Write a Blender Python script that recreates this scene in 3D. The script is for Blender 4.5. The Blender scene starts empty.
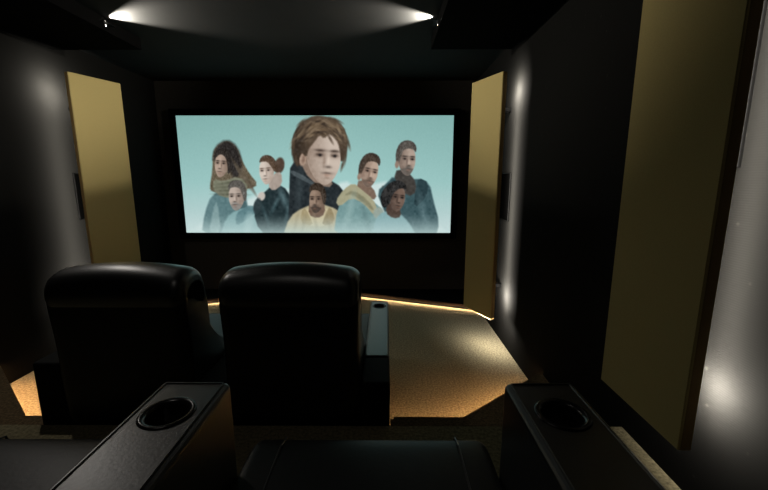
import bpy, bmesh, math, random
import numpy as np
from mathutils import Vector, Matrix
random.seed(4)
S = bpy.context.scene
C = S.collection
PI = math.pi

# ------------------------------------------------------------------ materials
def lin(c):
    return tuple(((v/255)/12.92 if v/255 <= .04045 else ((v/255+.055)/1.055)**2.4) for v in c)

def new_mat(name):
    m = bpy.data.materials.new(name); m.use_nodes = True
    nt = m.node_tree
    return m, nt, nt.nodes['Principled BSDF']

def mat(name, col, rough=.6, spec=.5, noise=None, bump=None, metal=0, sheen=0):
    """col linear rgb. noise=(scale, amount) varies the colour, bump=(scale, strength, distance)."""
    m, nt, b = new_mat(name)
    N, L = nt.nodes, nt.links
    b.inputs['Base Color'].default_value = (*col, 1)
    b.inputs['Roughness'].default_value = rough
    b.inputs['Specular IOR Level'].default_value = spec
    b.inputs['Metallic'].default_value = metal
    if sheen: b.inputs['Sheen Weight'].default_value = sheen
    tc = N.new('ShaderNodeTexCoord')
    if noise:
        t = N.new('ShaderNodeTexNoise'); t.inputs['Scale'].default_value = noise[0]; t.inputs['Detail'].default_value = 4
        L.new(tc.outputs['Object'], t.inputs['Vector'])
        r = N.new('ShaderNodeMapRange'); r.inputs[1].default_value = .3; r.inputs[2].default_value = .7
        r.inputs[3].default_value = 1-noise[1]; r.inputs[4].default_value = 1+noise[1]
        L.new(t.outputs['Fac'], r.inputs[0])
        mx = N.new('ShaderNodeVectorMath'); mx.operation = 'SCALE'; mx.inputs[0].default_value = col
        L.new(r.outputs[0], mx.inputs['Scale']); L.new(mx.outputs[0], b.inputs['Base Color'])
    if bump:
        t = N.new('ShaderNodeTexNoise'); t.inputs['Scale'].default_value = bump[0]; t.inputs['Detail'].default_value = 5
        L.new(tc.outputs['Object'], t.inputs['Vector'])
        bp = N.new('ShaderNodeBump'); bp.inputs['Strength'].default_value = bump[1]; bp.inputs['Distance'].default_value = bump[2]
        L.new(t.outputs['Fac'], bp.inputs['Height']); L.new(bp.outputs[0], b.inputs['Normal'])
    return m

def emit(name, col, strength):
    m = bpy.data.materials.new(name); m.use_nodes = True
    nt = m.node_tree; nt.nodes.clear()
    e = nt.nodes.new('ShaderNodeEmission'); o = nt.nodes.new('ShaderNodeOutputMaterial')
    e.inputs[0].default_value = (*col, 1); e.inputs[1].default_value = strength
    nt.links.new(e.outputs[0], o.inputs[0])
    return m

def wall_fabric(name, col, specks):
    m, nt, b = new_mat(name)
    N, L = nt.nodes, nt.links
    b.inputs['Roughness'].default_value = .95; b.inputs['Specular IOR Level'].default_value = .04
    tc = N.new('ShaderNodeTexCoord')
    w = N.new('ShaderNodeTexWave'); w.bands_direction = 'Z'; w.inputs['Scale'].default_value = 42; w.inputs['Distortion'].default_value = .6
    w.inputs['Detail'].default_value = 1
    L.new(tc.outputs['Object'], w.inputs['Vector'])
    r = N.new('ShaderNodeMapRange'); r.inputs[3].default_value = .94; r.inputs[4].default_value = 1.05
    L.new(w.outputs['Fac'], r.inputs[0])
    sc = N.new('ShaderNodeVectorMath'); sc.operation = 'SCALE'; sc.inputs[0].default_value = col
    L.new(r.outputs[0], sc.inputs['Scale'])
    out = sc.outputs[0]
    if specks:
        v = N.new('ShaderNodeTexVoronoi'); v.inputs['Scale'].default_value = 15; v.inputs['Randomness'].default_value = 1
        L.new(tc.outputs['Object'], v.inputs['Vector'])
        lt = N.new('ShaderNodeMapRange'); lt.inputs[1].default_value = .11; lt.inputs[2].default_value = .05
        lt.inputs[3].default_value = 0; lt.inputs[4].default_value = 1
        L.new(v.outputs['Distance'], lt.inputs[0])
        mx = N.new('ShaderNodeMix'); mx.data_type = 'RGBA'
        L.new(lt.outputs[0], mx.inputs['Factor']); L.new(out, mx.inputs['A'])
        mx.inputs['B'].default_value = (col[0]*2.6, col[1]*2.6, col[2]*2.4, 1)
        out = mx.outputs['Result']
    L.new(out, b.inputs['Base Color'])
    bp = N.new('ShaderNodeBump'); bp.inputs['Strength'].default_value = .12; bp.inputs['Distance'].default_value = .001
    L.new(w.outputs['Fac'], bp.inputs['Height']); L.new(bp.outputs[0], b.inputs['Normal'])
    return m

M = {}
M['wall'] = wall_fabric('dark grey wall fabric', (.0075, .0074, .0069), False)
M['wall_speck'] = wall_fabric('speckled dark grey wall fabric', (.0075, .0074, .0069), True)
M['front'] = mat('black brown baffle fabric', (.046, .042, .036), .9, .1, noise=(40, .12))
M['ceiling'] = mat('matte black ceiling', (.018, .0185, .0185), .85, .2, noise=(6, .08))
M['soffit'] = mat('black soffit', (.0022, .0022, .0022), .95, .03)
M['soffit_edge'] = mat('black soffit edge', (.008, .008, .008), .7, .3)
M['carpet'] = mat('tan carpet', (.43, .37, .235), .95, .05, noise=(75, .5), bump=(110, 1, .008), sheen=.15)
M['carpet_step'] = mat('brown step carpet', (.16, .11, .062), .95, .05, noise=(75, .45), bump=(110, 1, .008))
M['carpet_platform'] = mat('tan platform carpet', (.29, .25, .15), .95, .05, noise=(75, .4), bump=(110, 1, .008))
M['plinth'] = mat('dark brown plinth', (.20, .12, .09), .5, .4, noise=(20, .2))
M['plinth_top'] = mat('black plinth top', (.006, .006, .006), .9, .1)
M['gold'] = mat('gold acoustic fabric', (.52, .415, .175), .9, .12, noise=(300, .06), bump=(500, .2, .001))
M['gold_edge'] = mat('brown panel edge', (.30, .20, .08), .85, .1)
M['metal'] = mat('black bracket metal', (.001, .001, .001), .8, .05)
M['black'] = mat('black plastic', (.002, .002, .002), .6, .15)
M['grille'] = mat('black speaker grille', (.0008, .0008, .0008), 1, 0, noise=(900, .3))
M['velvet'] = mat('black velvet frame', (.002, .002, .002), .95, .05)
M['leather'] = mat('black leather', (.010, .010, .0105), .36, .9, noise=(25, .25), bump=(130, .28, .0015))
_l = M['leather'].node_tree.nodes['Principled BSDF']; _l.inputs['Coat Weight'].default_value = .7; _l.inputs['Coat Roughness'].default_value = .36
M['leather_soft'] = mat('soft black leather', (.007, .007, .0072), .42, .45, noise=(18, .25), bump=(90, .22, .0015))
M['cup'] = mat('black cup holder', (.010, .010, .010), .25, .5)
M['shell'] = mat('black seat shell', (.004, .004, .004), .75, .2)
WARM = (1.0, .62, .32)
M['led'] = emit('warm led strip', (1.0, .70, .42), 50.0)
M['led_step'] = emit('warm step led strip', (1.0, .56, .25), 110.0)
M['lens_dim'] = emit('downlight lens', (1.0, .93, .82), 2)
M['lens'] = emit('spot lens and glow bead', (1.0, .93, .82), 12)

# ------------------------------------------------------------------ helpers
def tag(o, label=None, cat=None, group=None, kind=None):
    if label: o['label'] = label
    if cat: o['category'] = cat
    if group: o['group'] = group
    if kind: o['kind'] = kind
    return o

def link(name, bm, m, parent=None, smooth=False, loc=None):
    me = bpy.data.meshes.new(name)
    bmesh.ops.recalc_face_normals(bm, faces=bm.faces[:])
    bm.to_mesh(me); bm.free()
    if smooth:
        for p in me.polygons: p.use_smooth = True
    o = bpy.data.objects.new(name, me); C.objects.link(o)
    me.materials.append(m)
    if parent: o.parent = parent
    if loc: o.location = loc
    return o

def empty(name, loc=(0, 0, 0), rz=0):
    o = bpy.data.objects.new(name, None); C.objects.link(o)
    o.location = loc; o.rotation_euler = (0, 0, rz); o.empty_display_size = .1
    return o

def box(bm, x0, x1, y0, y1, z0, z1, bev=0, seg=3):
    r = bmesh.ops.create_cube(bm, size=1)
    vs = r['verts']
    for v in vs:
        v.co = ((x0+x1)/2+v.co.x*(x1-x0), (y0+y1)/2+v.co.y*(y1-y0), (z0+z1)/2+v.co.z*(z1-z0))
    if bev:
        es = list({e for v in vs for e in v.link_edges})
        bmesh.ops.bevel(bm, geom=es, offset=bev, segments=seg, profile=.5, affect='EDGES')

def prism(bm, pts, z0, z1):
    a = [bm.verts.new((x, y, z0)) for x, y in pts]; b = [bm.verts.new((x, y, z1)) for x, y in pts]
    n = len(pts)
    bm.faces.new(a[::-1]); bm.faces.new(b)
    for i in range(n):
        bm.faces.new((a[i], a[(i+1) % n], b[(i+1) % n], b[i]))

def tube(bm, pts, r, n=8):
    rings = []
    for i, p in enumerate(pts):
        p = Vector(p)
        d = (Vector(pts[min(i+1, len(pts)-1)])-Vector(pts[max(i-1, 0)])).normalized()
        u = d.cross(Vector((0, 0, 1)))
        if u.length < .01: u = d.cross(Vector((1, 0, 0)))
        u.normalize(); v = d.cross(u)
        rings.append([bm.verts.new(p+r*(math.cos(2*PI*k/n)*u+math.sin(2*PI*k/n)*v)) for k in range(n)])
    for a, b in zip(rings, rings[1:]):
        for k in range(n): bm.faces.new((a[k], a[(k+1) % n], b[(k+1) % n], b[k]))
    bm.faces.new(rings[0][::-1]); bm.faces.new(rings[-1])

def lathe(bm, prof, n=40, M4=None):
    rings = []
    for r, z in prof:
        if r < 1e-5: rings.append([bm.verts.new((0, 0, z))])
        else: rings.append([bm.verts.new((r*math.cos(2*PI*k/n), r*math.sin(2*PI*k/n), z)) for k in range(n)])
    for a, b in zip(rings, rings[1:]):
        for k in range(n):
            if len(a) == 1 and len(b) == 1: continue
            if len(a) == 1: bm.faces.new((a[0], b[k], b[(k+1) % n]))
            elif len(b) == 1: bm.faces.new((a[k], a[(k+1) % n], b[0]))
            else: bm.faces.new((a[k], a[(k+1) % n], b[(k+1) % n], b[k]))
    if M4: bmesh.ops.transform(bm, matrix=M4, verts=bm.verts[:])

def struct(name, bm, m):
    return tag(link(name, bm, m), kind='structure')

# ------------------------------------------------------------------ measures (metres, floor of the front row = 0)
EYE = 1.506
XC = -.858                 # middle of the room
XL, XR = -2.79, 1.078      # side walls
YF, YB = 4.75, -1.9        # front and back walls
ZC = EYE+1.143              # ceiling
ZS = EYE+1.05              # soffit underside
SL, SR, SY = -2.04, .374, 3.35     # soffit inner edges, front end
ZP = .386                  # seating platform
ZT = .175                  # side steps
YP = 1.54                  # platform front edge

# ------------------------------------------------------------------ room
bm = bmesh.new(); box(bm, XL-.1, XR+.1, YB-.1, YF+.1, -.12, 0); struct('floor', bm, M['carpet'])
bm = bmesh.new(); box(bm, XL-.1, XR+.1, YB-.1, YF+.1, ZC, ZC+.12); struct('ceiling', bm, M['ceiling'])
bm = bmesh.new(); box(bm, XL-.1, XL, YB-.1, YF+.1, 0, ZC); struct('wall_left', bm, M['wall'])
bm = bmesh.new(); box(bm, XR, XR+.1, YB-.1, YF+.1, 0, ZC); struct('wall_right', bm, M['wall_speck'])
bm = bmesh.new(); box(bm, XL, XR, YF, YF+.1, 0, ZC); struct('wall_front', bm, M['front'])
bm = bmesh.new(); box(bm, XL, XR, YB-.1, YB, 0, ZC); struct('wall_back', bm, M['wall'])
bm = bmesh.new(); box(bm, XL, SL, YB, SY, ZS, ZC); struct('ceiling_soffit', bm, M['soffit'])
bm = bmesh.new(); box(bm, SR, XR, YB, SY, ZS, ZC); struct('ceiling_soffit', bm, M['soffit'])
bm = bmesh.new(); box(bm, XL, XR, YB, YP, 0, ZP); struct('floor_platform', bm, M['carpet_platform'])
# angled side steps at both walls
wing = .632/.495
def step(side):
    # side = +1 right, -1 left; coordinates measured from the middle of the room
    W = (XR-XC)
    inner = .30 if side > 0 else W-.62-.18
    f = 1.891
    xk = .446-XC if side > 0 else .446-XC-.02
    if side > 0:
        pts = [(.026, YP+.001), (.026, f), (.446, f), (XR, f+(XR-.446)/wing), (XR, YP+.001)]
    else:
        k = -2.05
        pts = [(-1.66, YP+.001), (XL, YP+.001), (XL, f+(k-XL)/wing), (k, f), (-1.66, f)]
    b = bmesh.new(); prism(b, pts, 0, ZT)
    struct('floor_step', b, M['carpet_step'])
    return pts
pr = step(1); pl_ = step(-1)
# low stage plinth under the screen
stage = [(XL, YF), (XL, 4.06), (XC-.30, 4.66), (XC+.30, 4.66), (XR, 4.06), (XR, YF)]
bm = bmesh.new(); prism(bm, stage, .052, .062); struct('floor_stage', bm, M['plinth_top'])
bm = bmesh.new()
sb = [(XL, YF), (XL, 4.10), (XC-.30, 4.70), (XC+.30, 4.70), (XR, 4.10), (XR, YF)]
prism(bm, sb, 0, .030); struct('floor_stage', bm, M['plinth_top'])

def strip(name, pts, w, z0, z1, m, label, cat='light', group=None):
    """a flat ribbon following pts"""
    b = bmesh.new()
    for (x0, y0), (x1, y1) in zip(pts, pts[1:]):
        d = Vector((x1-x0, y1-y0)); d.normalize(); n = Vector((-d.y, d.x))*w/2
        prism(b, [(x0-n.x, y0-n.y), (x1-n.x, y1-n.y), (x1+n.x, y1+n.y), (x0+n.x, y0+n.y)], z0, z1)
    o = link(name, b, m)
    return tag(o, label, cat, group)
# nosing board (its front is the brown line) and strip below it
st = [(XL, 4.06), (XC-.30, 4.66), (XC+.30, 4.66), (XR, 4.06)]
bm = bmesh.new()
for (x0, y0), (x1, y1) in zip(st, st[1:]):
    d = Vector((x1-x0, y1-y0)).normalized(); n = Vector((-d.y, d.x))
    prism(bm, [(x0, y0), (x1, y1), (x1+n.x*.012, y1+n.y*.012), (x0+n.x*.012, y0+n.y*.012)], .0368, .064)
struct('trim_1', bm, M['plinth'])
off = [(XL+.01, 4.06+.025), (XC-.30, 4.685), (XC+.30, 4.685), (XR-.01, 4.06+.025)]
strip('led_strip', off, .008, .037, .041, M['led'], 'warm glowing light strip under the lip of the low plinth below the screen')

# ------------------------------------------------------------------ screen with its picture
def build_picture(nx, ny):
    # painting coordinates are x 176..454, y 115.5..232.7
    u = np.linspace(0, 1, nx); v = np.linspace(0, 1, ny)
    U, V = np.meshgrid(u, v)
    Y = 115.5+V*117.2
    xl = 176.1+11*V; xr = 454.2-3.6*V
    X = xl+U*(xr-xl)
    img = np.zeros((ny, nx, 3))
    def c(rgb): return np.array(rgb, float)
    rng = np.random.default_rng(3)
    # teal sky getting paler downwards
    t = V[..., None]
    top, mid, bot = c((124, 176, 171)), c((147, 197, 193)), c((190, 213, 213))
    img[:] = np.where(t < .55, top+(mid-top)*t/.55, mid+(bot-mid)*(t-.55)/.45)
    img += (np.exp(-((X-315)/95)**2)*8)[..., None]
    def over(mask, col, a=1.0):
        m = (np.clip(mask, 0, 1)*a)[..., None]
        img[:] = img*(1-m)+c(col)*m
    def ell(cx, cy, rx, ry, rot=0, soft=.8):
        a = math.radians(rot); dx, dy = X-cx, Y-cy
        ex = (dx*math.cos(a)+dy*math.sin(a))/rx; ey = (-dx*math.sin(a)+dy*math.cos(a))/ry
        d = (np.sqrt(ex**2+ey**2)-1)*min(rx, ry)
        return np.clip(.5-d/soft, 0, 1)
    def poly(pts, soft=.9, sm=1):
        P = [np.array(p, float) for p in pts]
        for _ in range(sm):                      # chaikin
            Q = []
            for i in range(len(P)):
                a, b = P[i], P[(i+1) % len(P)]
                Q += [a*.75+b*.25, a*.25+b*.75]
            P = Q
        best = np.full(X.shape, 1e9); inside = np.zeros(X.shape, bool)
        for i in range(len(P)):
            (x0, y0), (x1, y1) = P[i], P[(i+1) % len(P)]
            ex, ey = x1-x0, y1-y0; wx, wy = X-x0, Y-y0
            k = np.clip((wx*ex+wy*ey)/(ex*ex+ey*ey+1e-9), 0, 1)
            best = np.minimum(best, (wx-ex*k)**2+(wy-ey*k)**2)
            cond = ((y0 > Y) != (y1 > Y)) & (X < (x1-x0)*(Y-y0)/((y1-y0) if abs(y1-y0) > 1e-9 else 1e-9)+x0)
            inside ^= cond
        d = np.sqrt(best)*np.where(inside, -1, 1)
        return np.clip(.5-d/soft, 0, 1)
    def grain(mask, amp, seed):
        n = np.random.default_rng(seed).normal(size=X.shape)
        n = (n+np.roll(n, 1, 0)+np.roll(n, 1, 1)+np.roll(n, 2, 0))/2
        img[:] += (mask*n*amp)[..., None]
    def loc_pts(cx, cy, rx, ry, tilt, pts):
        a = math.radians(tilt); ca, sa = math.cos(a), math.sin(a)
        return [(cx+px*rx*ca-py*ry*sa, cy+px*rx*sa+py*ry*ca) for px, py in pts]
    def face(cx, cy, rx, ry, skin, shade, tilt=0, turn=0, beard=None, brow=(50, 40, 35), light=1):
        """an anonymous face turned a little to one side; light is the side the light comes from"""
        T = lambda pts: loc_pts(cx, cy, rx, ry, tilt, [(px*(1 if turn >= 0 else -1), py) for px, py in pts])
        s = max(rx/8, .7)
        f = poly(T([(-.62, -1.0), (.45, -1.0), (.92, -.55), (.98, -.12), (1.0, .22), (.80, .62), (.46, .98), (.10, 1.04), (-.35, .86), (-.78, .42), (-1.0, -.1), (-.98, -.6)]), 1.1)
        over(f, skin)
        a = math.radians(tilt); lx = ((X-cx)*math.cos(a)+(Y-cy)*math.sin(a))/rx; ly = (-(X-cx)*math.sin(a)+(Y-cy)*math.cos(a))/ry
        if turn < 0: lx = -lx
        over(f*np.clip(.25-lx*.75, 0, 1) if light*(-1 if turn < 0 else 1) > 0 else f*np.clip(.1+lx*.8, 0, 1), shade, .75)
        over(f*np.clip(ly-.3, 0, 1), shade, .5)
        def bl(px, py, sx, sy, col, al):      # soft blob in face coordinates
            over(np.exp(-(((lx-px)/sx)**2+((ly-py)/sy)**2))*f, col, al)
        dk = tuple(q*.5 for q in shade)
        if beard is not None:
            over(f*np.clip((ly-.34-.25*np.abs(lx-.25))/.14+.9*np.clip(-lx-.35, 0, 1), 0, 1), beard, .8)
            bl(.30, .42, .34, .07, beard, .8)
        for ex in (-.22, .62):
            bl(ex, -.13, .30, .13, shade, .8)
            bl(ex, -.11, .19, .055, dk, .9)
            bl(ex+.03, -.10, .08, .05, (22, 22, 24), .9)
            bl(ex+.01, -.28, .30, .055, brow, .85)
        bl(.06, .10, .10, .26, shade, .65); bl(.30, .08, .07, .22, tuple(min(255, q*1.12) for q in skin), .5)
        bl(.30, .33, .20, .06, dk, .65)
        bl(.28, .57, .30, .05, tuple(q*.6+20 for q in shade), .9); bl(.28, .65, .22, .06, (skin[0]*.85, skin[1]*.68, skin[2]*.62), .5)
        bl(.26, .76, .22, .05, shade, .5)
        return T
    def hair(T, pts, col, dark, seed, strands=0):
        h = poly(T(pts), 1.3); over(h, col)
        over(h*np.clip(np.roll(h, 3, 1)*0+(1-poly(T([(x*.86, y*.9) for x, y in pts]), 3)), 0, 1), dark, .5)
        grain(h, 8, seed)
    W = (214, 230, 228)
    # pale slopes behind the group
    over(poly([(186, 234), (205, 222), (250, 196), (286, 184), (300, 200), (300, 236)], 5), W, .75)
    over(poly([(330, 190), (345, 178), (356, 186), (396, 178), (442, 228), (452, 236), (330, 236)], 4), W, .75)
    SHORT = [(-1.15, .15), (-1.25, -.5), (-.9, -1.12), (-.2, -1.38), (.6, -1.30), (1.02, -.95), (.98, -.55), (.7, -.78), (.1, -.82), (-.45, -.68), (-.62, -.3), (-.80, .2), (-.98, .35)]
    # person far left, long hair and coat
    over(poly([(202, 236), (205, 212), (212, 193), (228, 186), (246, 192), (250, 214), (240, 236)], 2), (88, 124, 128))
    over(poly([(209, 236), (214, 206), (218, 200), (222, 236)], 2), (140, 172, 172), .7)
    over(poly([(238, 190), (246, 196), (248, 220), (240, 226), (236, 205)], 3), (60, 88, 92), .6)
    hr = poly([(210, 186), (213, 168), (213, 150), (220, 142), (229, 139), (238, 146), (243, 160), (250, 172), (259, 183), (250, 188), (236, 187), (222, 192), (212, 190)], 1.6)
    over(hr, (104, 92, 72)); over(poly([(213, 162), (215, 146), (227, 138), (238, 145), (243, 162), (240, 176), (232, 176), (226, 150)], 4), (46, 42, 40)); grain(hr, 8, 1)
    for k in range(8): over(ell(238+k*1.9, 168+k*2.2, 1.0, 11, -28, 1.5), (70, 60, 50) if k % 2 else (134, 120, 96), .5)
    T = face(222.5, 163, 7.2, 12.5, (184, 158, 140), (112, 92, 78), 4, -1, light=-1)
    hair(T, [(-1.3, .4), (-1.2, -.6), (-.8, -1.1), (0, -1.3), (.6, -1.2), (1.0, -.9), (.9, -.5), (.55, -.75), (.1, -.8), (-.5, -.55), (-.8, .1), (-.9, .8)], (50, 44, 40), (34, 32, 30), 11)
    over(poly([(214, 177), (224, 180), (240, 174), (250, 186), (240, 197), (222, 196), (213, 188)], 1.6), (126, 128, 106))
    for k in range(4): over(ell(231, 181+k*4, 13, 1.3, -8+3*k, 2), (78, 80, 64), .6)
    # person with grey hair and short beard, lower left
    over(poly([(221, 238), (226, 218), (236, 209), (254, 206), (268, 214), (277, 238)], 2), (128, 170, 172))
    over(poly([(236, 216), (240, 209), (252, 203), (258, 210), (246, 220), (237, 226)], 1.8), (92, 132, 138))
    over(poly([(246, 212), (256, 212), (252, 232), (244, 234)], 4), (160, 194, 194), .6)
    T = face(237.5, 196, 8.2, 13, (190, 172, 158), (124, 106, 94), -3, -1, beard=(138, 136, 132), brow=(84, 76, 70), light=-1)
    hair(T, SHORT, (96, 92, 86), (66, 62, 58), 12)
    # person with hair tied back and dark jacket
    over(poly([(255, 222), (256, 198), (266, 190), (272, 184), (284, 184), (292, 196), (294, 214), (288, 236), (268, 238)], 1.6), (34, 50, 54))
    over(ell(284, 197, 2.5, 9, -20, 4), (112, 146, 152), .6); over(ell(276, 203, 1.6, 8, 25, 3), (90, 124, 130), .6)
    over(ell(288, 212, 1.4, 9, 10, 3), (84, 116, 122), .5); over(ell(266, 214, 1.4, 8, -20, 3), (84, 116, 122), .5)
    over(ell(280, 164, 5, 8, 10, 1.5), (84, 66, 54))
    over(poly([(268, 184), (274, 172), (282, 170), (283, 183), (274, 190)], 1.4), (170, 154, 142))
    T = face(267.5, 170, 7.6, 12.5, (214, 198, 184), (152, 130, 116), -5, -1, brow=(96, 76, 62), light=-1)
    hair(T, [(-1.45, .1), (-1.4, -.6), (-.9, -1.15), (-.1, -1.34), (.6, -1.2), (.95, -.75), (.5, -.82), (-.2, -.78), (-.7, -.3), (-.95, .05)], (92, 72, 56), (62, 48, 40), 13)
    over(ell(262, 195, 3.6, 4.6, 20, 1.5), (198, 188, 178)); over(ell(258, 205, 4, 8, 10, 1.5), (46, 62, 66))
    # large central head with wavy hair, dark high collar
    over(poly([(289, 236), (290, 180), (291, 162), (304, 158), (330, 178), (343, 186), (350, 204), (346, 236)], 1.5), (38, 46, 50))
    over(ell(300, 190, 3, 16, 4, 5), (70, 84, 88), .5)
    over(poly([(295, 164), (292, 150), (293, 136), (299, 125), (309, 118), (320, 116), (334, 118), (344, 126), (348, 138), (347, 152), (343, 160), (338, 158), (330, 140), (312, 150), (304, 164)], 2.2), (62, 48, 38))
    over(poly([(302, 154), (310, 150), (330, 172), (334, 186), (318, 184), (304, 170)], 1.6), (140, 118, 102))
    T = face(324, 156.5, 17.5, 26, (204, 186, 170), (140, 116, 100), 4, 1, brow=(60, 46, 38), light=1)
    over(ell(303.5, 158, 3.4, 6.5, 8, 1.4), (172, 144, 124)); over(ell(303.8, 158, 1.6, 4, 8, 1.6), (126, 98, 82), .8)
    hp = [(297, 162), (293, 150), (293, 137), (299, 125), (309, 118), (321, 116.2), (334, 118), (344, 126), (348.5, 138), (347, 152), (343, 162), (341, 152), (339, 142), (334, 136), (329, 133), (325, 138), (320, 134), (314, 141), (309, 148), (307, 156), (302, 150), (299, 156)]
    h = poly(hp, 2.0); over(h, (92, 75, 58)); over(h*np.clip((310-X)/14, 0, 1), (46, 38, 32), .8); over(h*np.clip((Y-140)/18, 0, .5), (56, 45, 37))
    rs = np.random.default_rng(21)
    near_h = poly([(px+(px-322)*.10, py+(py-140)*.06) for px, py in hp], 3)
    for k in range(64):
        a = rs.uniform(-1, 1); bx = 321+a*25; by = 131-10*math.sqrt(max(0, 1-a*a))+rs.uniform(-3, 12)+abs(a)*6
        over(ell(bx, by, rs.uniform(4, 9), rs.uniform(.6, 1.3), a*62+rs.uniform(-26, 26), 1.5)*near_h, [(146, 124, 96), (50, 40, 33), (114, 93, 70)][k % 3], .55)
    for bx, by, an, ln in ((349, 142, 75, 6), (346, 156, 98, 7), (343, 164, 105, 5), (294, 146, 100, 6), (297, 158, 80, 6), (302, 122, -40, 5), (316, 117, -8, 6), (337, 120, 25, 6), (331, 138, 60, 5), (314, 140, -50, 6)):
        over(ell(bx, by, ln, 1.3, an, 1.6), (84, 68, 53), .8)
    over(poly([(291, 168), (303, 173), (316, 182), (316, 185), (302, 178), (291, 172)], 1.2), (88, 100, 104), .7)
    # person in ochre coat in front
    over(poly([(283, 238), (290, 216), (304, 206), (320, 202), (338, 208), (350, 220), (356, 238)], 1.8), (184, 172, 136))
    over(poly([(304, 218), (306, 206), (316, 212), (327, 205), (332, 216), (326, 226), (310, 226)], 1.6), (206, 192, 152), .9)
    over(poly([(309, 214), (310, 200), (325, 200), (326, 213), (318, 218)], 1.4), (118, 94, 78))
    T = face(317.5, 199, 7.6, 13, (156, 130, 110), (92, 72, 60), 0, -1, beard=(62, 52, 46), light=-1)
    hair(T, SHORT, (66, 54, 44), (44, 36, 30), 17)
    over(poly([(300, 222), (304, 205), (310, 214), (314, 226)], 1.5), (164, 148, 108), .9)
    over(poly([(322, 226), (326, 213), (331, 204), (337, 222)], 1.5), (150, 134, 98), .9)
    for xx in (296, 340, 330, 304, 317): over(ell(xx, 225, 1.2, 9, 12 if xx < 317 else -14, 3), (142, 130, 100), .5)
    # person with swept hair and folded scarf
    over(poly([(334, 238), (338, 206), (346, 196), (364, 196), (380, 204), (386, 216), (384, 238)], 1.6), (112, 152, 152))
    over(poly([(356, 190), (360, 176), (374, 186), (378, 198), (366, 198)], 1.5), (124, 100, 84))
    T = face(369.5, 171, 9, 14.5, (186, 160, 140), (116, 92, 78), 12, 1, beard=(104, 86, 74), light=1)
    hair(T, SHORT, (72, 60, 50), (48, 40, 36), 14)
    over(ell(360, 175, 2, 3.6, 10, 1.2), (150, 124, 106))
    over(poly([(336, 200), (344, 188), (354, 181), (362, 188), (374, 198), (378, 208), (376, 216), (364, 202), (352, 196), (340, 206)], 1.4), (166, 162, 128))
    over(poly([(344, 194), (354, 188), (370, 200), (376, 212), (362, 199), (352, 193)], 2), (120, 118, 90), .7)
    over(ell(379, 212, 5, 6, 20, 2), (148, 164, 152)); over(ell(350, 210, 3, 14, 15, 5), (146, 182, 180), .6); over(ell(366, 216, 2.5, 12, -15, 5), (86, 120, 122), .6)
    # tall bearded person far right, dark coat
    over(poly([(377, 190), (388, 181), (394, 174), (408, 182), (418, 176), (430, 181), (434, 200), (440, 222), (436, 238), (396, 238), (384, 208)], 1.8), (58, 88, 94))
    over(poly([(394, 178), (398, 166), (414, 174), (418, 190), (408, 196)], 1.6), (66, 62, 58))
    T = face(407, 159, 9, 14.5, (176, 154, 138), (102, 84, 74), 4, 1, beard=(98, 92, 86), brow=(50, 44, 40), light=1)
    hair(T, SHORT, (88, 82, 76), (54, 48, 44), 15)
    over(ell(397.5, 163, 2, 3.6, 6, 1.2), (146, 122, 106))
    over(poly([(416, 188), (419, 176), (429, 181), (427, 196), (414, 208)], 1.2), (38, 60, 66), .85)
    over(poly([(388, 186), (395, 176), (400, 188), (396, 206)], 1.8), (40, 62, 68), .8)
    over(ell(424, 212, 2.5, 16, -14, 5), (92, 124, 130), .6)
    # person with short dark curls, front right
    over(poly([(372, 238), (376, 218), (384, 210), (398, 210), (410, 222), (418, 238)], 2), (128, 170, 174))
    over(poly([(386, 212), (388, 200), (400, 206), (402, 216), (394, 218)], 1.6), (78, 62, 54))
    T = face(397.5, 197, 8, 13, (122, 98, 84), (64, 50, 44), 8, 1, light=1)
    hair(T, [(-1.9, .5), (-2.1, -.1), (-1.6, -.8), (-.9, -1.25), (0, -1.42), (.8, -1.2), (1.05, -.8), (.6, -.85), (0, -.75), (-.5, -.4), (-.7, .1), (-1.0, .7), (-1.5, .9)], (42, 42, 42), (28, 28, 28), 16)
    for k in range(14): over(ell(383+rs.uniform(-3, 18), 184+rs.uniform(-2, 5), 1.3, 1.3, 0, 1.2)*hr*0+ell(382+rs.uniform(0, 16), 186+rs.uniform(-4, 8), 1.2, 1.2, 0, 1.2)*np.clip((399-X)/6, 0, 1), (70, 68, 66), .4)
    # soft cloth mottling and a cool grade over everything
    n1 = np.random.default_rng(8).normal(size=(ny//4+3, nx//4+3))
    n1 = np.kron(n1, np.ones((4, 4)))[:ny, :nx]
    for _ in range(3): n1 = (n1+np.roll(n1, 1, 0)+np.roll(n1, 1, 1)+np.roll(n1, -1, 0)+np.roll(n1, -1, 1))/3.2
    sky = np.clip((img[..., 1]-150)/30, 0, 1)
    img[:] += (n1*1.3*(1-sky))[..., None]
    g = img.mean(-1, keepdims=True); img[:] = g+(img-g)*.85
    # pale haze rising from the lower edge
    fz = np.clip((Y-212)/21, 0, 1)**1.3
    over(fz, (196, 220, 218), .75)
    grain(np.ones_like(X), 1.0, 9)
    img = np.clip(img, 0, 255)/255
    return np.where(img <= .04045, img/12.92, ((img+.055)/1.055)**2.4)

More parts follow.
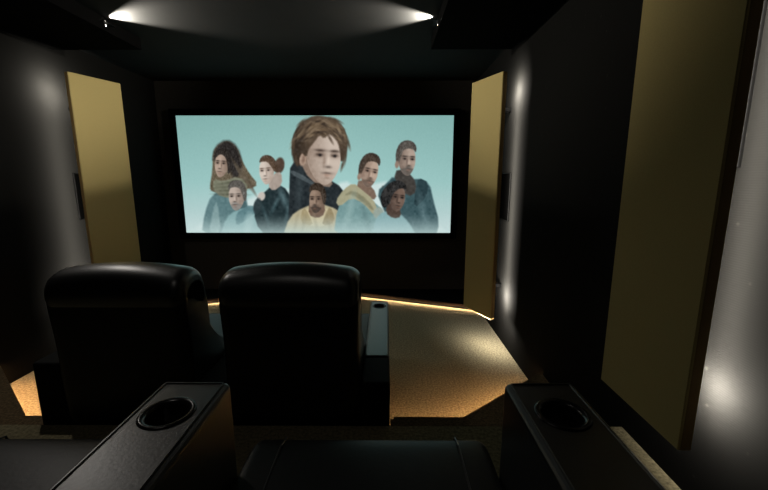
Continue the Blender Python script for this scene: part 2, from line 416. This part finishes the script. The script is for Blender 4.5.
scr = empty('projection_screen', (XC-.003, YF, 0))
tag(scr, 'wide cinema screen glowing teal with a group portrait, on the black front wall', 'screen')
SW, ST, SBt = 3.352, EYE+.737, EYE-.688
NX, NY = 520, 220
pic = build_picture(NX, NY)
me = bpy.data.meshes.new('screen_surface')
gx = np.linspace(-SW/2, SW/2, NX); gz = np.linspace(ST, SBt, NY)
GX, GZ = np.meshgrid(gx, gz)
co = np.stack([GX, np.full_like(GX, -.05), GZ], -1).reshape(-1, 3)
ii = (np.arange(NY-1)[:, None]*NX+np.arange(NX-1)[None, :]).reshape(-1)
fc = np.stack([ii, ii+NX, ii+NX+1, ii+1], -1)
me.vertices.add(len(co)); me.vertices.foreach_set('co', co.ravel())
me.loops.add(fc.size); me.loops.foreach_set('vertex_index', fc.ravel().astype(np.int32))
me.polygons.add(len(fc)); me.polygons.foreach_set('loop_start', (np.arange(len(fc))*4).astype(np.int32))
me.update(); me.validate()
at = me.color_attributes.new('picture', 'FLOAT_COLOR', 'POINT')
at.data.foreach_set('color', np.concatenate([pic.reshape(-1, 3), np.ones((NX*NY, 1))], 1).ravel().astype(np.float32))
m = bpy.data.materials.new('projected picture'); m.use_nodes = True
nt = m.node_tree; nt.nodes.clear()
a_ = nt.nodes.new('ShaderNodeAttribute'); a_.attribute_name = 'picture'
e_ = nt.nodes.new('ShaderNodeEmission'); e_.inputs[1].default_value = 1.0
o_ = nt.nodes.new('ShaderNodeOutputMaterial')
nt.links.new(a_.outputs['Color'], e_.inputs[0]); nt.links.new(e_.outputs[0], o_.inputs[0])
me.materials.append(m)
so = bpy.data.objects.new('screen_surface', me); C.objects.link(so); so.parent = scr
fb = bmesh.new(); fw = .075
box(fb, -SW/2-fw, SW/2+fw, -.075, -.002, ST, ST+fw, .004, 1); box(fb, -SW/2-fw, SW/2+fw, -.075, -.002, SBt-fw, SBt, .004, 1)
box(fb, -SW/2-fw, -SW/2, -.075, -.002, SBt, ST, .004, 1); box(fb, SW/2, SW/2+fw, -.075, -.002, SBt, ST, .004, 1)
tag(link('screen_frame', fb, M['velvet'], scr), 'black velvet border')
fb = bmesh.new(); box(fb, -SW/2, SW/2, -.047, -.002, SBt, ST); link('backing_board', fb, M['velvet'], scr)

# ------------------------------------------------------------------ gold acoustic panels with lights behind
def area(name, parent, loc, direction, sx, sy, power, col, spread=PI):
    l = bpy.data.lights.new(name, 'AREA'); l.shape = 'RECTANGLE'; l.size = sx; l.size_y = sy
    l.energy = power; l.color = col; l.spread = spread
    o = bpy.data.objects.new(name, l); C.objects.link(o); o.parent = parent
    d = Vector(direction).normalized()
    y = Vector((0, 0, 1)) if abs(d.z) < .9 else Vector((0, 1, 0))
    z = -d; x = y.cross(z).normalized(); y = z.cross(x)
    o.matrix_local = Matrix.Translation(loc) @ Matrix((x, y, z)).transposed().to_4x4()
    return o
def spot(name, parent, loc, direction, power, col, size, blend, radius):
    l = bpy.data.lights.new(name, 'SPOT'); l.energy = power; l.color = col; l.spot_size = size; l.spot_blend = blend
    l.shadow_soft_size = radius
    o = bpy.data.objects.new(name, l); C.objects.link(o); o.parent = parent; o.location = loc
    o.rotation_euler = Vector(direction).to_track_quat('-Z', 'Y').to_euler()
    return o

GLOW = (1.0, .93, .82)
def panel(near, far, z0, z1, side, label, k=1.0, turn=13, spread=152, foot_light=0):
    """near/far: the two vertical edges of the face; side +1 at right wall, -1 at left wall."""
    root = empty('acoustic_panel', (near[0], near[1], z0))
    tag(root, label, 'wall panel', None)
    n0 = Vector((0, 0)); f0 = Vector((far[0]-near[0], far[1]-near[1])); d = f0.normalized()
    out = Vector((d.y, -d.x)) if side > 0 else Vector((-d.y, d.x))        # towards the wall
    H = z1-z0; t1, t2 = .010, .042
    def slab(a, b, e0, e1, zz0, zz1):
        return [(n0+d*e0+out*a), (f0-d*e1+out*a), (f0-d*e1+out*b), (n0+d*e0+out*b)]
    b = bmesh.new(); prism(b, [tuple(p) for p in slab(0, t1, 0, 0, 0, H)], 0, H)
    bmesh.ops.bevel(b, geom=b.edges[:], offset=.0025, segments=2, affect='EDGES')
    link('fabric_face', b, M['gold'], root)
    b = bmesh.new(); prism(b, [tuple(p) for p in slab(t1, t2, .0005, .0005, 0, H)], .001, H-.001)
    tag(link('panel_frame', b, M['gold_edge'], root), 'brown edge')
    wall = (XR if side > 0 else XL)-near[0]
    for zz in (.25, H-.25):
        for q in (.24, .35):
            b = bmesh.new()
            p = n0+d*q+out*(t2-.001)
            x0, x1 = sorted((p.x-.004*side, wall))
            box(b, x0, x1, p.y-.012, p.y+.012, zz-.015, zz+.015)
            link('mounting_bracket', b, M['metal'], root)
    # light rail on the back near the front edge, its strip facing the wall
    c0 = n0+d*.035+out*(t2-.001)
    b = bmesh.new()
    e0, e1 = d*-.010, d*.010
    prism(b, [tuple(c0+e0), tuple(c0+e1), tuple(c0+e1+out*.008), tuple(c0+e0+out*.008)], .06, H-.06)
    link('light_rail', b, M['metal'], root)
    e = c0+out*.011
    a_ = math.radians(turn)*(-1 if side > 0 else 1); q_ = Vector((out.x, out.y)); dr = (q_.x*math.cos(a_)-q_.y*math.sin(a_), q_.x*math.sin(a_)+q_.y*math.cos(a_), 0)
    area('strip_light', root, (e.x, e.y, H/2), dr, .010, H-.16, 6.2*k, GLOW, math.radians(spread))
    for zz, pw in ((.20, 2.6), (H-.14, 2.6)):
        area('corner_light', root, (e.x, e.y+0*zz, zz), dr, .03, .05, pw*.9*k, GLOW, math.radians(spread))
    if foot_light:
        mid = f0*.5+out*(t2*.5+.004)
        fl = area('floor_light', root, (mid.x+out.x*(t2*.5+.012), mid.y+out.y*(t2*.5+.006), .30), (out.x*.6, out.y*.6, -1), .010, f0.length-.05, foot_light, GLOW)
        # long side of the light follows the panel
        z = -Vector((out.x*.6, out.y*.6, -1)).normalized(); y = Vector((d.x, d.y, 0)).normalized(); x = y.cross(z).normalized(); y = z.cross(x)
        fl.matrix_local = Matrix.Translation(fl.matrix_local.translation) @ Matrix((x, y, z)).transposed().to_4x4()
    return root

panel((.923, 3.15), (.764, 3.53), EYE-1.24, EYE+.827, 1, 'tall gold fabric wall panel angled in the right front corner beside the screen', k=3.3, foot_light=2.2)
panel((-2.568, 3.200), (-2.420, 3.600), .27, EYE+.843, -1, 'tall gold fabric wall panel angled in the left front corner, lit from behind', k=2.4, foot_light=1.0)
panel((.945, 1.079), (.943, 1.516), EYE-.87, EYE+.892, 1, 'large dim gold fabric panel nearest the viewer, on the right wall above the armrest', k=2.2, turn=0, spread=180)

# ------------------------------------------------------------------ wall speakers
def speaker(x, y0, y1, z0, z1, side, label):
    r = empty('wall_speaker', (x, (y0+y1)/2, (z0+z1)/2)); tag(r, label, 'speaker')
    h, w = (z1-z0)/2, (y1-y0)/2; dx = -side
    b = bmesh.new(); xs = sorted((0, dx*.012)); box(b, xs[0], xs[1], -w, w, -h, h, .003, 2); link('cabinet', b, M['black'], r)
    b = bmesh.new(); xs = sorted((dx*.012, dx*.018)); box(b, xs[0], xs[1], -w+.004, w-.004, -h+.004, h-.004, .003, 2); link('grille', b, M['grille'], r)
speaker(XR, 3.27, 3.50, EYE-.376, EYE+.04, 1, 'slim black speaker on the right wall beside the gold corner panel')
speaker(XL, 3.37, 3.60, EYE-.376, EYE+.04, -1, 'slim black speaker on the left wall beside the gold corner panel')
speaker(XR, 1.165, 1.39, EYE+.03, EYE+.62, 1, 'black surround speaker behind the nearest gold panel on the right wall')

# ------------------------------------------------------------------ spot lamps in the soffit edges
def lamp(x, y, z, side, label, power=175, cone=76, tilt=.12):
    r = empty('recessed_spotlight', (x, y, z)); tag(r, label, 'spotlight', None)
    rot = Matrix.Rotation(side*PI/2, 4, 'Y')
    b = bmesh.new(); lathe(b, [(.008, 0), (.010, .003), (.019, .003), (.020, .0), (.008, 0)], 28, rot); link('trim_ring', b, M['black'], r, True)
    b = bmesh.new(); lathe(b, [(0, .001), (.0075, .001)], 24, rot); link('lens', b, M['lens'], r)
    b = bmesh.new(); lathe(b, [(0, .0015), (.0055, .0015)], 20, Matrix.Translation((0, 0, -.024)) @ rot); tag(link('glow_bead', b, M['lens'], r), 'small glowing bead added below the shield')  # added emissive bead giving a bright dot, since the shield hides the lens
    b = bmesh.new(); xs = sorted((0, side*.034)); box(b, xs[0], xs[1], -.06, .06, -.0140, -.0118); link('light_shield', b, M['black'], r)
    spot('lamp', r, (side*.006, 0, 0), (side, 0, tilt), power, (1.0, .93, .80), math.radians(cone), .85, .0007)
lamp(SL, 2.95, EYE+1.113, 1, 'small bright spotlight in the left ceiling soffit edge, added glowing bead in view')
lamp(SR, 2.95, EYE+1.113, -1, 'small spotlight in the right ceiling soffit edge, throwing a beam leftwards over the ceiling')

def downlight(x, y, label, power, zz=ZS, spread=PI):
    r = empty('recessed_downlight', (x, y, zz)); tag(r, label, 'downlight')
    b = bmesh.new(); lathe(b, [(.030, -.001), (.032, -.005), (.042, -.005), (.045, 0), (.030, -.001)], 36); link('trim_ring', b, M['black'], r, True)
    b = bmesh.new(); lathe(b, [(0, -.0015), (.029, -.0015)], 32); link('lens', b, M['lens_dim'], r)
    l = bpy.data.lights.new('lamp', 'AREA'); l.shape = 'DISK'; l.size = .056; l.energy = power; l.color = (1, .94, .86); l.spread = spread
    o = bpy.data.objects.new('lamp', l); C.objects.link(o); o.parent = r; o.location = (0, 0, -.004)
downlight(-2.22, 2.34, 'small round downlight in the underside of the left ceiling soffit, just outside the picture', 5)
downlight(-.75, .35, 'small round ceiling downlight over the rear seats, behind the picture', .45, ZC, math.radians(120))
downlight(.56, 2.34, 'small dimmed round downlight in the underside of the right ceiling soffit, just outside the picture', .12)

# ------------------------------------------------------------------ step lights
def edge_led(pts, label):
    # slim strip on the vertical face just under the step edge, glowing towards the front
    b = bmesh.new()
    for (x0, y0), (x1, y1) in zip(pts, pts[1:]):
        d = Vector((x1-x0, y1-y0)).normalized(); n = Vector((-d.y, d.x))
        if n.y < 0: n = -n
        def rib(bb, o0, o1, z0, z1):
            prism(bb, [(x0+n.x*o0, y0+n.y*o0), (x1+n.x*o0, y1+n.y*o0), (x1+n.x*o1, y1+n.y*o1), (x0+n.x*o1, y0+n.y*o1)], z0, z1)
        rib(b, .003, .010, ZT-.013, ZT-.009)
        nb = bmesh.new(); rib(nb, .0005, .018, ZT-.007, ZT+.001); rib(nb, .013, .018, ZT-.0120, ZT-.007)
        struct('trim_2', nb, M['carpet_step'])
    tag(link('led_strip', b, M['led_step'], None), label, 'light')
edge_led([(.045, 1.891), (.446, 1.891), (XR-.01, 1.891+(XR-.456)/wing)], 'warm light strip under the edge of the angled carpeted step at the right wall')
kx = -2.05
edge_led([(XL+.01, 1.891+(kx-XL-.01)/wing), (kx, 1.891), (-1.80, 1.891)], 'warm light strip under the edge of the carpeted step at the left wall')

# ------------------------------------------------------------------ recliners
def loft(stations):
    """stations: list of (x, [(y,z)...]) closed loops with equal counts"""
    b = bmesh.new(); rings = []
    for x, loop in stations: rings.append([b.verts.new((x, y, z)) for y, z in loop])
    n = len(rings[0])
    for a, c in zip(rings, rings[1:]):
        for k in range(n): b.faces.new((a[k], a[(k+1) % n], c[(k+1) % n], c[k]))
    b.faces.new(rings[0]); b.faces.new(rings[-1][::-1])
    return b

def smooth_loop(pts, it=3):
    P = [Vector(p) for p in pts]
    for _ in range(it):
        Q = []
        for i in range(len(P)):
            a, c = P[i], P[(i+1) % len(P)]
            Q += [a*.75+c*.25, a*.25+c*.75]
        P = Q
    return P

def cushion(prof, w, r, arch=0, n=26, it=3, axis=None, puff=0):
    """profile in the y-z plane lofted over the width w, its ends rounded by r, the crest arched"""
    L = smooth_loop(prof, it)
    cy = sum(p.x for p in L)/len(L); cz = sum(p.y for p in L)/len(L)
    if axis: cy, cz = axis
    zmin = min(p.y for p in L); zmax = max(p.y for p in L)
    xs = []
    for k in range(9): xs.append(-w/2+r*(1-math.cos(PI/2*k/8)) if k else -w/2)
    mid = [-w/2+r+(w-2*r)*k/n for k in range(1, n)]
    xs = xs+mid+[-x for x in xs[::-1]]
    st = []
    for x in xs:
        e = max(0, abs(x)-(w/2-r))/r
        ins = r*(1-math.sqrt(max(0, 1-e*e)))*.92
        t = abs(x)/(w/2)
        loop = []
        for p in L:
            v = Vector((p.x-cy, p.y-cz)); l = v.length
            q = v*(max(l-ins, l*.15)/l) if l > 0 else v
            y, z = cy+q.x, cz+q.y
            hz = max(0, (z-cz)/(zmax-cz)) if zmax > cz else 0
            z -= arch*hz*t*t
            loop.append((y, z))
        st.append((x, loop))
    return loft(st)

def arm_mesh(w, y0, y1, z0, z1, hole):
    """upholstered arm block with a round well cut in its top"""
    b = bmesh.new(); box(b, -w/2, w/2, y0, y1, z0, z1, .014, 4)
    o = link('tmp_arm', b, M['leather'])
    c = bmesh.new(); lathe(c, [(0, -.07), (hole[1], -.07), (hole[1], .05), (0, .05)], 48, Matrix.Translation((0, hole[0], z1)))
    co_ = link('tmp_cut', c, M['leather'])
    md = o.modifiers.new('cut', 'BOOLEAN'); md.operation = 'DIFFERENCE'; md.object = co_; md.solver = 'EXACT'
    dg = bpy.context.evaluated_depsgraph_get()
    me = bpy.data.meshes.new_from_object(o.evaluated_get(dg)); me.name = 'armrest'
    for x in (o, co_):
        mm = x.data; bpy.data.objects.remove(x); bpy.data.meshes.remove(mm)
    if not me.materials: me.materials.append(M['leather'])
    return me

def armrest(parent, x, w, hA, back_rise=-.004, y0=-.90, y1=0.0, well=(-.115, .044), me=None):
    me = me or arm_mesh(w, y0, y1, .03, hA, well)
    for p in me.polygons: p.use_smooth = False
    a = bpy.data.objects.new('armrest', me); C.objects.link(a); a.parent = parent; a.location = (x, 0, 0)
    b = bmesh.new(); box(b, -w/2+.001, w/2-.001, -1.155, y0-.001, .03, hA+back_rise, .012, 3)
    link('side_panel', b, M['shell'], a)
    R = well[1]
    b = bmesh.new()
    lathe(b, [(R-.008, -.004), (R-.006, .001), (R, .0035), (R+.004, .003), (R+.0065, .0002), (R+.005, -.002), (R-.0015, -.001), (R-.0025, -.066), (0, -.066), (0, -.063), (R-.007, -.063), (R-.008, -.004)], 48)
    cu = link('cup_holder', b, M['cup'], a, True, (0, well[0], hA)); 
    for p0, p1 in (((-w/2+.013, y0+.02), (-w/2+.013, y1-.014)), ((w/2-.013, y0+.02), (w/2-.013, y1-.014)), ((-w/2+.013, y1-.013), (w/2-.013, y1-.013))):
        b = bmesh.new(); tube(b, [(*p0, hA+.0005), (*p1, hA+.0005)], .0024, 6); link('piping', b, M['leather'], a)
    return a

def recliner(loc, label, group, inner, armw, hA, left_arm, right_arm, backw, lean=0.0, front_ext=.10):
    r = empty('recliner_chair', loc); tag(r, label, 'chair', group)
    # backrest: tall padded shell leaning backwards, facing +y
    s = lambda y, z: (y-lean*max(0, z-.45), z)
    prof = [s(-.56, .42), s(-.70, .56), s(-.88, .68), s(-.945, .80), s(-.975, .93), s(-.99, 1.04), s(-1.03, 1.10), s(-1.10, 1.118), s(-1.165, 1.092), s(-1.199, 1.03), s(-1.199, .93), s(-1.19, .72), s(-1.18, .50), s(-1.16, .30), s(-.70, .30)]
    b = cushion(prof, backw, .05, arch=.030, it=3)
    bk = link('backrest', b, M['leather_soft'], r, True)
    # headrest bolster wrapping over the crest
    prof = [s(-.955, .90), s(-.975, 1.05), s(-1.02, 1.118), s(-1.10, 1.132), s(-1.168, 1.106), s(-1.198, 1.062), s(-1.211, 1.01), s(-1.206, .965), s(-1.190, .94), s(-1.10, .92), s(-1.03, .89)]
    b = cushion(prof, backw, .05, arch=.030, it=2)
    hd = link('headrest', b, M['leather'], bk, True)
    for sx in (-.15, .15):
        b = bmesh.new()
        tube(b, [(sx, *s(-1.188, 1.060)), (sx, *s(-1.200, 1.035)), (sx, *s(-1.206, 1.01)), (sx, *s(-1.206, .985)), (sx, *s(-1.199, .96))], .0025, 6)
        link('seam', b, M['shell'], hd)
    # base, seat cushion and footrest
    b = bmesh.new(); box(b, -inner/2+.004, inner/2-.004, -.98, -.02, .03, .30, .01, 2); link('base', b, M['shell'], r)
    prof = [(-.66, .30), (-.66, .45), (-.45, .452), (-.15, .462), (front_ext-.04, .462), (front_ext, .43), (front_ext, .34), (front_ext-.05, .295), (-.3, .30)]
    b = cushion(prof, inner-.004, .022, it=3); se = link('seat_cushion', b, M['leather_soft'], r, True)
    for sx in (-1, 1):
        b = bmesh.new(); xx = sx*(inner/2-.075)
        tube(b, [(xx, -.5, .4525), (xx, -.2, .4605), (xx, front_ext-.06, .462), (xx, front_ext-.012, .447), (xx, front_ext+.001, .40), (xx, front_ext-.002, .36)], .0028, 6)
        link('seam', b, M['leather'], se)
    prof = [(.0, .09), (.0, .27), (front_ext-.03, .285), (front_ext-.01, .26), (front_ext-.01, .11), (front_ext-.04, .08)]
    b = cushion(prof, inner-.02, .03, it=2); link('footrest', b, M['leather_soft'], r, True)
    for sx in (-1, 1):
        for yy in (-.9, -.12):
            b = bmesh.new(); box(b, sx*(inner/2-.06)-.02, sx*(inner/2-.06)+.02, yy-.02, yy+.02, 0, .032); link('foot', b, M['shell'], r)
    if left_arm: armrest(r, -inner/2-armw/2, armw, hA, .09 if not lean else 0)
    if right_arm: armrest(r, inner/2+armw/2, armw, hA)
    return r

G1, G2 = 'front row recliners', 'rear row recliners'
yf = 2.736
recliner((-.425, yf, 0), 'black leather recliner in the front row, seen from behind, next to the bare carpet aisle', G1, .620, .135, .580, False, True, .612)
recliner((-1.182, yf, 0), 'black leather recliner in the front row, seen from behind, nearer the left wall', G1, .620, .135, .580, True, True, .612)
yr = .75
hR = EYE-.436-ZP
recliner((-.040, yr, ZP), 'black leather rear row seat between the two big cup holder armrests', G2, .592, .150, hR, True, True, .586, lean=.12, front_ext=.14)
recliner((-.784, yr, ZP), 'black leather rear row seat left of the lit cup holder armrest', G2, .592, .150, hR, True, False, .586, lean=.12, front_ext=.14)

# ------------------------------------------------------------------ camera, world
cam = bpy.data.cameras.new('camera'); cam.sensor_width = 36; cam.lens = 374/768*36
cam.clip_start = .02
co_ = bpy.data.objects.new('camera', cam); C.objects.link(co_)
co_.location = (0, 0, EYE)
co_.rotation_euler = (math.radians(90-10.2), 0, math.radians(.3))
S.camera = co_
w = bpy.data.worlds.new('World'); S.world = w; w.use_nodes = True
w.node_tree.nodes['Background'].inputs[0].default_value = (0, 0, 0, 1)
w.node_tree.nodes['Background'].inputs[1].default_value = 0
S.view_settings.view_transform = 'Standard'; S.view_settings.look = 'None'
S.view_settings.exposure = 0; S.view_settings.gamma = 1; S.view_settings.use_curve_mapping = False
S.cycles.use_denoising = True
S.cycles.max_bounces = 6
S.cycles.sample_clamp_indirect = 4
